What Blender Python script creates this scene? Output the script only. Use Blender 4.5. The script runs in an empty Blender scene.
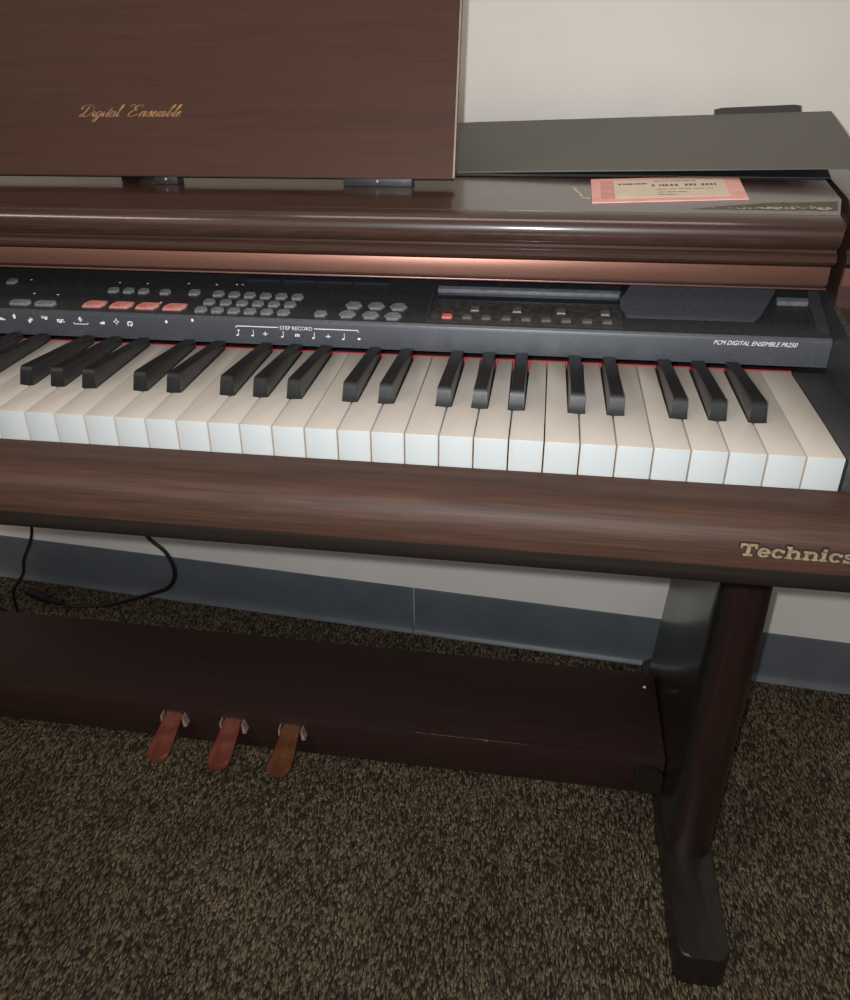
import bpy, bmesh, math, random
from mathutils import Vector, Matrix
random.seed(7)
scene = bpy.context.scene
COL = scene.collection
Z0 = 0.7522            # height of the white key tops above the carpet
PITCH = 0.0236         # width of one white key
NW = 52                # white keys
XL = -PITCH * NW       # left end of the keyboard
XC = XL / 2
XE0, XE1 = XL - 0.085, 0.085    # body ends

# ------------------------------------------------------------------ materials
def srgb(r, g, b):
    f = lambda c: (c / 255 / 12.92) if c / 255 <= 0.04045 else ((c / 255 + 0.055) / 1.055) ** 2.4
    return (f(r), f(g), f(b), 1)

def base(name, col, rough=0.5, metal=0.0, spec=0.5, coat=0.0, coat_rough=0.1):
    m = bpy.data.materials.new(name); m.use_nodes = True
    n = m.node_tree.nodes; b = n['Principled BSDF']
    b.inputs['Base Color'].default_value = col
    b.inputs['Roughness'].default_value = rough
    b.inputs['Metallic'].default_value = metal
    b.inputs['Specular IOR Level'].default_value = spec
    b.inputs['Coat Weight'].default_value = coat
    b.inputs['Coat Roughness'].default_value = coat_rough
    return m

def noise_mix(m, c1, c2, scale=(1, 1, 1), nscale=40, detail=4, lo=0.35, hi=0.65, bump=0.0, bump_dist=0.001, rough_var=None, coords='Object'):
    nt = m.node_tree; n = nt.nodes; l = nt.links; b = n['Principled BSDF']
    tc = n.new('ShaderNodeTexCoord'); mp = n.new('ShaderNodeMapping'); mp.inputs['Scale'].default_value = scale
    l.new(tc.outputs[coords], mp.inputs['Vector'])
    no = n.new('ShaderNodeTexNoise'); no.inputs['Scale'].default_value = nscale; no.inputs['Detail'].default_value = detail
    l.new(mp.outputs['Vector'], no.inputs['Vector'])
    cr = n.new('ShaderNodeValToRGB'); e = cr.color_ramp.elements
    e[0].position = lo; e[0].color = c1; e[1].position = hi; e[1].color = c2
    l.new(no.outputs['Fac'], cr.inputs['Fac']); l.new(cr.outputs['Color'], b.inputs['Base Color'])
    if bump:
        bp = n.new('ShaderNodeBump'); bp.inputs['Strength'].default_value = bump; bp.inputs['Distance'].default_value = bump_dist
        l.new(no.outputs['Fac'], bp.inputs['Height']); l.new(bp.outputs['Normal'], b.inputs['Normal'])
    if rough_var:
        mr = n.new('ShaderNodeMapRange'); mr.inputs['To Min'].default_value = rough_var[0]; mr.inputs['To Max'].default_value = rough_var[1]
        l.new(no.outputs['Fac'], mr.inputs['Value']); l.new(mr.outputs['Result'], b.inputs['Roughness'])
    return m

def wood(name, dark, light, rough, coat, grain=1.0, coat_rough=0.1, spec=0.5):
    m = base(name, light, rough, spec=spec, coat=coat, coat_rough=coat_rough)
    nt = m.node_tree; n = nt.nodes; l = nt.links; b = n['Principled BSDF']
    tc = n.new('ShaderNodeTexCoord')
    mp = n.new('ShaderNodeMapping'); mp.inputs['Scale'].default_value = (3.0, 70, 70)
    l.new(tc.outputs['Object'], mp.inputs['Vector'])
    n1 = n.new('ShaderNodeTexNoise'); n1.inputs['Scale'].default_value = 2.2 * grain; n1.inputs['Detail'].default_value = 6; n1.inputs['Distortion'].default_value = 0.6
    l.new(mp.outputs['Vector'], n1.inputs['Vector'])
    mp2 = n.new('ShaderNodeMapping'); mp2.inputs['Scale'].default_value = (12, 420, 420)
    l.new(tc.outputs['Object'], mp2.inputs['Vector'])
    n2 = n.new('ShaderNodeTexNoise'); n2.inputs['Scale'].default_value = 2.0; n2.inputs['Detail'].default_value = 3
    l.new(mp2.outputs['Vector'], n2.inputs['Vector'])
    mx = n.new('ShaderNodeMath'); mx.operation = 'MULTIPLY_ADD'; mx.inputs[1].default_value = 0.45
    l.new(n2.outputs['Fac'], mx.inputs[0])
    mu = n.new('ShaderNodeMath'); mu.operation = 'MULTIPLY'; mu.inputs[1].default_value = 0.55
    l.new(n1.outputs['Fac'], mu.inputs[0]); l.new(mu.outputs[0], mx.inputs[2])
    cr = n.new('ShaderNodeValToRGB'); e = cr.color_ramp.elements
    e[0].position = 0.36; e[0].color = dark; e[1].position = 0.62; e[1].color = light
    l.new(mx.outputs[0], cr.inputs['Fac']); l.new(cr.outputs['Color'], b.inputs['Base Color'])
    return m

M = {}
M['rail'] = wood('rail_wood', srgb(41, 26, 19), srgb(61, 40, 30), 0.6, 0.0, coat_rough=0.4, spec=0.22)
M['rest'] = wood('music_rest_wood', srgb(56, 34, 25), srgb(64, 40, 30), 0.55, 0.0, 0.6, spec=0.15)
M['top'] = wood('polished_top_wood', srgb(40, 25, 20), srgb(58, 37, 29), 0.4, 0.6, 0.8, coat_rough=0.12, spec=0.3)
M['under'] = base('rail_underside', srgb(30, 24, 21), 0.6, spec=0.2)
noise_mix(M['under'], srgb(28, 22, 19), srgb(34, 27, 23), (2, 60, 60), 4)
M['edge'] = base('edge_band', srgb(124, 106, 86), 0.5)
noise_mix(M['edge'], srgb(116, 98, 80), srgb(130, 112, 92), nscale=80)
M['board'] = wood('dark_board_wood', srgb(36, 23, 20), srgb(45, 28, 24), 0.5, 0.03, 0.8, coat_rough=0.3, spec=0.3)
M['leg'] = base('leg_lacquer', srgb(42, 23, 20), 0.34, coat=0.35, coat_rough=0.12)
noise_mix(M['leg'], srgb(30, 18, 16), srgb(38, 23, 20), (60, 60, 4), 2)
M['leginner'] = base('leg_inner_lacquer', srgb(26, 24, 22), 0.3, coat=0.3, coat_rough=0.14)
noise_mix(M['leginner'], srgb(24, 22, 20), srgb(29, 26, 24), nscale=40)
M['foot'] = base('foot_lacquer', srgb(34, 27, 23), 0.42, coat=0.1)
noise_mix(M['foot'], srgb(25, 20, 16), srgb(31, 25, 20), nscale=60)
M['black'] = base('black_casing', srgb(34, 34, 36), 0.45)
noise_mix(M['black'], srgb(33, 33, 35), srgb(43, 43, 45), nscale=500, detail=2, bump=0.15, bump_dist=0.0003)
M['fascia'] = base('fascia_plastic', srgb(38, 40, 44), 0.42)
noise_mix(M['fascia'], srgb(44, 46, 51), srgb(56, 58, 64), nscale=700, detail=2, bump=0.2, bump_dist=0.0003)
M['panel'] = base('panel_plastic', srgb(30, 29, 30), 0.5)
noise_mix(M['panel'], srgb(29, 28, 29), srgb(38, 37, 38), nscale=300, detail=3)
M['tray'] = base('tray_plastic', srgb(40, 36, 32), 0.55)
noise_mix(M['tray'], srgb(34, 31, 29), srgb(58, 54, 50), nscale=220, detail=4, lo=0.4, hi=0.8)
M['screen'] = base('screen_plastic', srgb(64, 66, 72), 0.35)
noise_mix(M['screen'], srgb(38, 39, 43), srgb(44, 45, 49), nscale=400)
M['glass'] = base('dark_window', srgb(38, 38, 48), 0.15)
noise_mix(M['glass'], srgb(28, 28, 34), srgb(34, 34, 42), nscale=30)
M['ledge'] = base('ledge_grey', srgb(100, 102, 106), 0.4)
noise_mix(M['ledge'], srgb(80, 82, 86), srgb(96, 98, 102), nscale=200)
M['button'] = base('button_grey', srgb(112, 110, 112), 0.5)
noise_mix(M['button'], srgb(84, 82, 84), srgb(102, 100, 101), nscale=300)
M['buttondim'] = base('button_dim', srgb(78, 74, 72), 0.5)
noise_mix(M['buttondim'], srgb(60, 57, 56), srgb(76, 72, 70), nscale=300)
M['pinkbutton'] = base('button_pink', srgb(190, 120, 108), 0.5)
noise_mix(M['pinkbutton'], srgb(146, 86, 78), srgb(170, 112, 102), nscale=250)
M['redbutton'] = base('button_red', srgb(170, 72, 60), 0.5)
noise_mix(M['redbutton'], srgb(160, 66, 56), srgb(180, 84, 70), nscale=250)
M['print'] = base('white_print', srgb(205, 200, 192), 0.6)
noise_mix(M['print'], srgb(190, 186, 178), srgb(215, 210, 204), nscale=900)
M['gold'] = base('gold_script', srgb(176, 128, 74), 0.4, 0.3)
noise_mix(M['gold'], srgb(92, 62, 44), srgb(138, 98, 60), nscale=60)
M['logo'] = base('logo_metal', srgb(150, 132, 104), 0.5, 0.4, spec=0.3)
noise_mix(M['logo'], srgb(122, 106, 82), srgb(152, 136, 110), nscale=300)
M['logo_dark'] = base('logo_backing', srgb(36, 26, 22), 0.5)
noise_mix(M['logo_dark'], srgb(32, 24, 20), srgb(42, 30, 25), nscale=300)
M['white'] = base('ivory_key', srgb(196, 188, 178), 0.28)
noise_mix(M['white'], srgb(156, 148, 139), srgb(161, 153, 144), nscale=12)
M['whitefrontlit'] = base('key_front_flashlit', srgb(206, 210, 211), 0.35)  # same plastic as the tops; cool flash light put into the front colour
noise_mix(M['whitefrontlit'], srgb(148, 151, 150), srgb(153, 156, 155), nscale=14)
M['blackkey'] = base('ebony_key', srgb(22, 22, 24), 0.4, spec=0.22)
noise_mix(M['blackkey'], srgb(15, 15, 16), srgb(20, 20, 21), (1, 0.2, 1), 300, rough_var=(0.34, 0.5))
M['felt'] = base('red_felt', srgb(196, 44, 54), 0.9)
noise_mix(M['felt'], srgb(150, 30, 40), srgb(172, 46, 54), nscale=900, bump=0.4)
M['copper'] = base('copper_trim', srgb(150, 98, 82), 0.4, 0.75)
noise_mix(M['copper'], srgb(116, 80, 68), srgb(127, 89, 76), (1, 60, 60), 60, rough_var=(0.36, 0.46))
M['pedal'] = base('pedal_copper', srgb(190, 108, 84), 0.34, 0.8)
noise_mix(M['pedal'], srgb(166, 92, 78), srgb(190, 114, 96), nscale=60, rough_var=(0.28, 0.42))
M['pedalgold'] = base('pedal_brass', srgb(190, 128, 84), 0.32, 0.85)
noise_mix(M['pedalgold'], srgb(178, 104, 78), srgb(202, 136, 96), nscale=40, rough_var=(0.2, 0.32))
M['bracket'] = base('bracket_metal', srgb(160, 130, 122), 0.5, 0.3)
noise_mix(M['bracket'], srgb(150, 118, 110), srgb(175, 150, 142), nscale=80)
M['folder'] = base('folder_card', srgb(80, 78, 72), 0.55)
noise_mix(M['folder'], srgb(69, 66, 61), srgb(78, 75, 69), nscale=500, detail=3, bump=0.1, bump_dist=0.0003)
M['folderdark'] = base('folder_dark', srgb(38, 37, 36), 0.6)
noise_mix(M['folderdark'], srgb(36, 35, 34), srgb(44, 43, 41), nscale=400)
M['pink'] = base('pink_card', srgb(226, 160, 148), 0.7)
noise_mix(M['pink'], srgb(206, 150, 141), srgb(216, 163, 153), nscale=60)
M['pinkdark'] = base('pink_band', srgb(212, 138, 126), 0.7)
noise_mix(M['pinkdark'], srgb(194, 130, 120), srgb(204, 142, 132), nscale=60)
M['cream'] = base('cream_label', srgb(214, 196, 172), 0.7)
noise_mix(M['cream'], srgb(196, 180, 160), srgb(204, 189, 170), nscale=60)
M['ink'] = base('ink', srgb(92, 76, 70), 0.7)
noise_mix(M['ink'], srgb(80, 66, 62), srgb(118, 98, 90), nscale=300)
M['chip'] = base('bare_chipboard', srgb(176, 158, 128), 0.8)
noise_mix(M['chip'], srgb(110, 92, 72), srgb(214, 200, 172), nscale=260)
M['worn'] = base('worn_veneer', srgb(84, 70, 56), 0.6, spec=0.3)
noise_mix(M['worn'], srgb(50, 40, 33), srgb(92, 80, 68), (1, 3, 1), 150, lo=0.3, hi=0.7)
M['rubber'] = base('cable_rubber', srgb(24, 23, 23), 0.5)
noise_mix(M['rubber'], srgb(22, 21, 21), srgb(30, 29, 29), nscale=200)
M['scuff'] = base('scuffed_edge', srgb(96, 70, 60), 0.6)
noise_mix(M['scuff'], srgb(58, 40, 34), srgb(120, 92, 80), nscale=90)
M['screw'] = base('screw_cap', srgb(210, 204, 194), 0.4)
noise_mix(M['screw'], srgb(200, 194, 184), srgb(220, 214, 204), nscale=300)
M['wall'] = base('painted_wall', srgb(214, 208, 200), 0.75)
noise_mix(M['wall'], srgb(211, 205, 197), srgb(216, 210, 203), nscale=9, detail=8, bump=0.06, bump_dist=0.001)
M['baseboard'] = base('vinyl_cove_base', srgb(82, 88, 96), 0.42)
noise_mix(M['baseboard'], srgb(84, 88, 93), srgb(91, 95, 100), nscale=20)

M['blacksidesheen'] = base('ebony_key_side_sheen', srgb(38, 37, 36), 0.3, spec=0.7)  # same ebony, glossier; the white keys' grey reflection is put into its colour
noise_mix(M['blacksidesheen'], srgb(34, 33, 32), srgb(42, 41, 40), nscale=300)
def carpet():
    m = base('loop_carpet', (0.05, 0.04, 0.03, 1), 0.95, spec=0.1)
    nt = m.node_tree; n = nt.nodes; l = nt.links; b = n['Principled BSDF']
    tc = n.new('ShaderNodeTexCoord'); mp = n.new('ShaderNodeMapping')
    mp.inputs['Rotation'].default_value = (0, 0, 0.12); mp.inputs['Scale'].default_value = (1.2, 0.40, 1)
    l.new(tc.outputs['Object'], mp.inputs['Vector'])
    wob = n.new('ShaderNodeTexNoise'); wob.inputs['Scale'].default_value = 120; l.new(mp.outputs['Vector'], wob.inputs['Vector'])
    mixv = n.new('ShaderNodeVectorMath'); mixv.operation = 'MULTIPLY_ADD'; mixv.inputs[1].default_value = (0.006, 0.006, 0)
    l.new(wob.outputs['Color'], mixv.inputs[0]); l.new(mp.outputs['Vector'], mixv.inputs[2])
    v = n.new('ShaderNodeTexVoronoi'); v.inputs['Scale'].default_value = 400; l.new(mixv.outputs[0], v.inputs['Vector'])
    # tuft colour: random per cell between charcoal, brown and tan
    cr = n.new('ShaderNodeValToRGB'); e = cr.color_ramp.elements
    e[0].position = 0.0; e[0].color = srgb(58, 49, 43); e[1].position = 1.0; e[1].color = srgb(140, 127, 100)
    for pos, c in ((0.35, srgb(76, 64, 54)), (0.5, srgb(102, 90, 72)), (0.75, srgb(126, 112, 88))):
        x = cr.color_ramp.elements.new(pos); x.color = c
    sep = n.new('ShaderNodeSeparateColor'); l.new(v.outputs['Color'], sep.inputs[0])
    l.new(sep.outputs[0], cr.inputs['Fac'])
    # dark valleys between the tufts
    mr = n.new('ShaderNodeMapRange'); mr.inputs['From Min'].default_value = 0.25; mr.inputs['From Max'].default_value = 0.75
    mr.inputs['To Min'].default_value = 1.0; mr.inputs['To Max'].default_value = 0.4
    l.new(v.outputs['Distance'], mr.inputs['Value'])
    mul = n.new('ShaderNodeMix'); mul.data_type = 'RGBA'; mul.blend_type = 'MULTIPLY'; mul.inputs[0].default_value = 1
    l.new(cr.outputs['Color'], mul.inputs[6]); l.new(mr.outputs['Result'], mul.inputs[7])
    # broad wear patches
    big = n.new('ShaderNodeTexNoise'); big.inputs['Scale'].default_value = 9; l.new(tc.outputs['Object'], big.inputs['Vector'])
    mr2 = n.new('ShaderNodeMapRange'); mr2.inputs['From Min'].default_value = 0.3; mr2.inputs['From Max'].default_value = 0.7
    mr2.inputs['To Min'].default_value = 0.8; mr2.inputs['To Max'].default_value = 1.15
    l.new(big.outputs['Fac'], mr2.inputs['Value'])
    mul2 = n.new('ShaderNodeMix'); mul2.data_type = 'RGBA'; mul2.blend_type = 'MULTIPLY'; mul2.inputs[0].default_value = 1
    l.new(mul.outputs[2], mul2.inputs[6]); l.new(mr2.outputs['Result'], mul2.inputs[7])
    l.new(mul2.outputs[2], b.inputs['Base Color'])
    bp = n.new('ShaderNodeBump'); bp.invert = True; bp.inputs['Strength'].default_value = 0.9; bp.inputs['Distance'].default_value = 0.004
    l.new(v.outputs['Distance'], bp.inputs['Height']); l.new(bp.outputs['Normal'], b.inputs['Normal'])
    return m
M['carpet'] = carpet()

# ------------------------------------------------------------------ mesh helpers (coordinates relative to the key tops)
def world_of(o):
    v = Vector((0, 0, 0))
    while o: v += o.location; o = o.parent
    return v

def obj(name, bm, mat, parent=None, smooth=30, floor_coords=False):
    """link bm as one mesh object whose origin is the centre of its box"""
    if not floor_coords:
        for v in bm.verts: v.co.z += Z0
    bmesh.ops.recalc_face_normals(bm, faces=bm.faces)
    lo = Vector([min(v.co[i] for v in bm.verts) for i in range(3)]); hi = Vector([max(v.co[i] for v in bm.verts) for i in range(3)])
    c = (lo + hi) / 2
    for v in bm.verts: v.co -= c
    me = bpy.data.meshes.new(name); bm.to_mesh(me); bm.free()
    for p in me.polygons: p.use_smooth = True
    me.set_sharp_from_angle(angle=math.radians(smooth))
    mats = mat if isinstance(mat, (list, tuple)) else [mat]
    for m in mats: me.materials.append(m)
    o = bpy.data.objects.new(name, me); COL.objects.link(o)
    o.location = c - world_of(parent) if parent else c
    if parent: o.parent = parent
    return o

def thing(name, loc, label, cat, group=None):
    o = bpy.data.objects.new(name, None); COL.objects.link(o); o.location = loc; o.empty_display_size = 0.05
    o['label'] = label; o['category'] = cat
    if group: o['group'] = group
    return o

def tag(o, label, cat, group=None):
    o['label'] = label; o['category'] = cat
    if group: o['group'] = group
    return o

def box(bm, x0, x1, y0, y1, z0, z1, bevel=0.0, seg=2):
    r = bmesh.ops.create_cube(bm, size=1.0)
    for v in r['verts']:
        v.co = Vector(((x0 + x1) / 2 + v.co.x * (x1 - x0), (y0 + y1) / 2 + v.co.y * (y1 - y0), (z0 + z1) / 2 + v.co.z * (z1 - z0)))
    if bevel:
        es = list({e for v in r['verts'] for e in v.link_edges})
        bmesh.ops.bevel(bm, geom=es, offset=bevel, segments=seg, profile=0.5, affect='EDGES')

def prism(bm, pts, axis, a, b):
    """extrude a closed 2-D outline along an axis: axis x -> pts are (y,z); y -> (x,z); z -> (x,y)"""
    def mk(u, v, t): return {'x': (t, u, v), 'y': (u, t, v), 'z': (u, v, t)}[axis]
    A = [bm.verts.new(mk(u, v, a)) for u, v in pts]; B = [bm.verts.new(mk(u, v, b)) for u, v in pts]
    n = len(pts)
    f = [bm.faces.new(A), bm.faces.new(B[::-1])]
    for i in range(n): f.append(bm.faces.new((A[i], B[i], B[(i + 1) % n], A[(i + 1) % n])))
    return f

def tube(bm, pts, r, seg=8, sub=6):
    P = [Vector(p) for p in pts]; Q = []
    for i in range(len(P) - 1):
        p0 = P[max(i - 1, 0)]; p1 = P[i]; p2 = P[i + 1]; p3 = P[min(i + 2, len(P) - 1)]
        for k in range(sub):
            t = k / sub
            Q.append(0.5 * ((2 * p1) + (p2 - p0) * t + (2 * p0 - 5 * p1 + 4 * p2 - p3) * t * t + (-p0 + 3 * p1 - 3 * p2 + p3) * t ** 3))
    Q.append(P[-1]); rings = []; ref = Vector((0, 0, 1))
    for i, q in enumerate(Q):
        d = (Q[min(i + 1, len(Q) - 1)] - Q[max(i - 1, 0)]).normalized()
        s = d.cross(ref)
        if s.length < 0.1: s = d.cross(Vector((0, 1, 0)))
        s.normalize(); u = s.cross(d)
        rings.append([bm.verts.new(q + r * (math.cos(a) * s + math.sin(a) * u)) for a in [2 * math.pi * j / seg for j in range(seg)]])
    for a, b in zip(rings, rings[1:]):
        for j in range(seg): bm.faces.new((a[j], a[(j + 1) % seg], b[(j + 1) % seg], b[j]))
    bm.faces.new(rings[0]); bm.faces.new(rings[-1][::-1])

def catmull(P, sub=6):
    P = [Vector((p[0], p[1], 0)) for p in P]; Q = []
    for i in range(len(P) - 1):
        p0 = P[max(i - 1, 0)]; p1 = P[i]; p2 = P[i + 1]; p3 = P[min(i + 2, len(P) - 1)]
        for k in range(sub):
            t = k / sub
            Q.append(0.5 * ((2 * p1) + (p2 - p0) * t + (2 * p0 - 5 * p1 + 4 * p2 - p3) * t * t + (-p0 + 3 * p1 - 3 * p2 + p3) * t ** 3))
    Q.append(P[-1]); return Q

def text_bm(body, width, height, depth=0.0002, shear=0.0):
    """letters as a mesh lying in the local XY plane, lower left at the origin, fitted to width x height"""
    cu = bpy.data.curves.new('lettering', 'FONT'); cu.body = body; cu.size = 1; cu.shear = shear; cu.resolution_u = 3
    to = bpy.data.objects.new('lettering', cu); COL.objects.link(to)
    bpy.context.view_layer.update()
    me = bpy.data.meshes.new_from_object(to.evaluated_get(bpy.context.evaluated_depsgraph_get()))
    COL.objects.unlink(to); bpy.data.objects.remove(to); bpy.data.curves.remove(cu)
    bm = bmesh.new(); bm.from_mesh(me); bpy.data.meshes.remove(me)
    xs = [v.co.x for v in bm.verts]; ys = [v.co.y for v in bm.verts]
    x0, x1, y0, y1 = min(xs), max(xs), min(ys), max(ys)
    for v in bm.verts: v.co = Vector(((v.co.x - x0) / (x1 - x0) * width, (v.co.y - y0) / (y1 - y0) * height, depth))
    return bm

def on_front(bm, x, y, z, lean=0.0):
    """stand a flat XY drawing up on a front face (facing -Y); lean = backward tilt"""
    for v in bm.verts:
        a, b, d = v.co
        v.co = Vector((x + a, y + b * math.sin(lean) - d * math.cos(lean), z + b * math.cos(lean) + d * math.sin(lean)))
    return bm

# ------------------------------------------------------------------ the room
WY, WYAW = 0.6932, -0.06787
wd = Vector((math.cos(WYAW), math.sin(WYAW), 0)); wn = Vector((wd.y, -wd.x, 0))    # along the wall, and out of it (towards the camera)
if wn.y > 0: wn = -wn
w0 = Vector((0, WY, 0))
def wall_prism(bm, prof, s0, s1):
    """prof: (distance out of the wall, height); run from s0 to s1 along the wall"""
    A = [bm.verts.new(w0 + wd * s0 + wn * d + Vector((0, 0, z))) for d, z in prof]
    B = [bm.verts.new(w0 + wd * s1 + wn * d + Vector((0, 0, z))) for d, z in prof]
    n = len(prof); bm.faces.new(A); bm.faces.new(B[::-1])
    for i in range(n): bm.faces.new((A[i], B[i], B[(i + 1) % n], A[(i + 1) % n]))

bm = bmesh.new(); wall_prism(bm, [(0, 0), (0, 2.6), (-0.1, 2.6), (-0.1, 0)], -3.2, 2.4)
o = obj('wall_back', bm, M['wall'], floor_coords=True); o['kind'] = 'structure'
bm = bmesh.new()
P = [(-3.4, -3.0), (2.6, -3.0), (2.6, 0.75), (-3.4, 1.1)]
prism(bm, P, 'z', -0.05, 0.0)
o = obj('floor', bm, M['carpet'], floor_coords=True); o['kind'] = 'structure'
cove = [(0, 0), (0.0125, 0), (0.0118, 0.0018), (0.0085, 0.005), (0.0058, 0.010), (0.0042, 0.018), (0.0034, 0.028), (0.003, 0.092), (0.0022, 0.0955), (0, 0.0961)]
sx = -0.3893
for nm, a, b in (('baseboard_back_left', -3.1, sx - 0.0008), ('baseboard_back_right', sx + 0.0008, 2.3)):
    bm = bmesh.new(); wall_prism(bm, cove, a, b)
    o = obj(nm, bm, M['baseboard'], floor_coords=True, smooth=50); o['kind'] = 'structure'

# ------------------------------------------------------------------ the piano
piano = thing('digital_piano', (XC, 0.30, 0), 'dark brown wooden digital piano with keyboard, pedals and button panel against the wall', 'piano')

# --- front rail (key slip) with rounded nose
railp = [(-0.0015, -0.0225), (-0.020, -0.0226), (-0.033, -0.0230), (-0.0385, -0.0245), (-0.0430, -0.0272), (-0.0465, -0.0312), (-0.0488, -0.0366), (-0.0498, -0.0430),
         (-0.0500, -0.0480), (-0.0492, -0.0555), (-0.0472, -0.0630), (-0.0440, -0.0692), (-0.0398, -0.0742), (-0.0345, -0.0778), (-0.027, -0.0798), (-0.0015, -0.080)]
bm = bmesh.new(); prism(bm, railp, 'x', XE0, XE1)
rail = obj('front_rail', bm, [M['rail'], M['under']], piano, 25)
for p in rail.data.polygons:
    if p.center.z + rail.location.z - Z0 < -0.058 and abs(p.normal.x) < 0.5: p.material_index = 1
bm = bmesh.new(); box(bm, XE0 + 0.004, XE1 - 0.004, 0.0, 0.585, -0.088, -0.045, 0.003)
obj('key_bed', bm, M['black'], piano)
bm = bmesh.new(); box(bm, XE0 + 0.004, XE1 - 0.004, 0.586, 0.600, -0.088, 0.099)
obj('back_panel', bm, M['board'], piano)

# --- keys
SLOT = 0.0136
OFF = {0: -0.0018, 6: 0.0018, 4: -0.0026, 3: 0.0, 2: 0.0028}     # C# D# F# G# A#
def black_at(i): return 2 <= i < NW and (i % 7) in OFF
WL, HEAD = 0.1500, 0.0485
def white_key(i):
    g = 0.00042
    x1 = -PITCH * i - g; x0 = -PITCH * (i + 1) + g
    r1, r0 = x1, x0
    if black_at(i): r1 = min(x1, -PITCH * i + OFF[i % 7] - SLOT / 2)
    if black_at(i + 1): r0 = max(x0, -PITCH * (i + 1) + OFF[(i + 1) % 7] + SLOT / 2)
    bm = bmesh.new()
    pts = [(x0, 0), (x1, 0), (x1, HEAD)]
    if r1 < x1: pts.append((r1, HEAD))
    pts += [(r1, WL), (r0, WL)]
    if r0 > x0: pts.append((r0, HEAD))
    pts.append((x0, HEAD))
    f = prism(bm, pts, 'z', -0.0250, 0.0)
    es = [e for e in bm.edges if all(abs(v.co.z) < 1e-6 for v in e.verts)] + [e for e in bm.edges if all(v.co.y < 1e-6 for v in e.verts) and abs(e.verts[0].co.x - e.verts[1].co.x) < 1e-6]
    bmesh.ops.bevel(bm, geom=list(set(es)), offset=0.0006, segments=2, profile=0.5, affect='EDGES')
    return bm
for i in range(NW):
    k = obj('white_key', white_key(i), [M['white'], M['whitefrontlit']], piano, 40)
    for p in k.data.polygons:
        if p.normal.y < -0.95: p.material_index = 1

def black_bm():
    # cross-section narrows upward; the front end slopes back
    bm = bmesh.new()
    yb, h, hr = 0.0490, 0.0142, 0.0052
    rings = []
    for y, z, w in ((yb, -0.018, 0.0113), (yb, 0.0008, 0.0113), (yb + 0.0012, 0.0050, 0.0108), (yb + 0.0027, 0.0100, 0.0102), (yb + 0.0040, h - 0.0012, 0.0098), (yb + 0.0050, h - 0.0003, 0.0094), (yb + 0.0064, h, 0.0088)):
        rings.append((y, z, w))
    yr = 0.1528
    L = []; Rr = []; Lb = []; Rb = []
    for y, z, w in rings:
        L.append(bm.verts.new((-w / 2, y, z))); Rr.append(bm.verts.new((w / 2, y, z)))
        zr = z if z < 0.001 else 0.0008 + (z - 0.0008) * (hr - 0.0008) / (h - 0.0008)
        Lb.append(bm.verts.new((-w / 2, yr, zr))); Rb.append(bm.verts.new((w / 2, yr, zr)))
    n = len(rings)
    for k in range(n - 1):
        bm.faces.new((L[k], L[k + 1], Rr[k + 1], Rr[k]))       # front
        bm.faces.new((L[k + 1], L[k], Lb[k], Lb[k + 1]))       # left
        bm.faces.new((Rr[k], Rr[k + 1], Rb[k + 1], Rb[k]))     # right
        bm.faces.new((Rb[k], Rb[k + 1], Lb[k + 1], Lb[k]))     # back
    bm.faces.new((L[-1], Lb[-1], Rb[-1], Rr[-1])); bm.faces.new((L[0], Rr[0], Rb[0], Lb[0]))
    return bm
proto = None
for i in range(2, NW):
    if not black_at(i): continue
    x = -PITCH * i + OFF[i % 7]
    if proto is None:
        proto = obj('black_key', black_bm(), [M['blackkey'], M['blacksidesheen']], piano, 28)
        for p in proto.data.polygons:
            if abs(p.normal.x) > 0.8: p.material_index = 1
        proto.location.x = x - piano.location.x
    else:
        c = proto.copy(); COL.objects.link(c); c.parent = piano; c.location.x = x - piano.location.x
bm = bmesh.new(); box(bm, XL, 0.0004, WL + 0.0004, 0.1536, -0.010, -0.0004)
obj('felt_strip', bm, M['felt'], piano)
for a, b in ((0.0012, 0.0265), (XL - 0.0265, XL - 0.0012)):
    bm = bmesh.new(); box(bm, a, b, -0.0008, 0.1530, -0.044, -0.001, 0.0008)
    obj('key_block', bm, M['black'], piano)

# --- control panel: front fascia, sloping deck, buttons, recessed tray, display
SL = 0.22
def deck(y): return 0.0262 + (y - 0.157) * SL
bm = bmesh.new()
prism(bm, [(0.1545, 0.0030), (0.1540, 0.0220), (0.1547, 0.0246), (0.1566, 0.0261), (0.1600, deck(0.16)), (0.300, deck(0.300)), (0.300, 0.046), (0.17, 0.019), (0.17, 0.003)], 'x', XL - 0.0255, 0.0262)
panel = obj('control_panel', bm, [M['fascia'], M['panel']], piano, 25)
for p in panel.data.polygons:
    if p.normal.z > 0.9: p.material_index = 1

def on_deck(bm, x, y, lift=0.0):
    a = math.atan(SL)
    for v in bm.verts:
        u, w, d = v.co; d += lift
        v.co = Vector((x + u, y + w * math.cos(a) - d * math.sin(a), deck(y) + w * math.sin(a) + d * math.cos(a)))
    return bm
def hexa(w, h, t, sk=0.0, tip=0.28):
    """six-sided button cap, chamfered on top"""
    bm = bmesh.new(); rings = []
    for s, z in ((1.0, -0.001), (1.0, t * 0.6), (0.86, t)):
        hw, hh = w / 2 * s, h / 2 * s; k = hw * tip
        rings.append([bm.verts.new((x + sk * y, y, z)) for x, y in ((-hw, 0), (-hw + k, -hh), (hw - k, -hh), (hw, 0), (hw - k, hh), (-hw + k, hh))])
    for a, b in zip(rings, rings[1:]):
        for j in range(6): bm.faces.new((a[j], a[(j + 1) % 6], b[(j + 1) % 6], b[j]))
    bm.faces.new(rings[-1]); bm.faces.new(rings[0][::-1]); return bm
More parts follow.
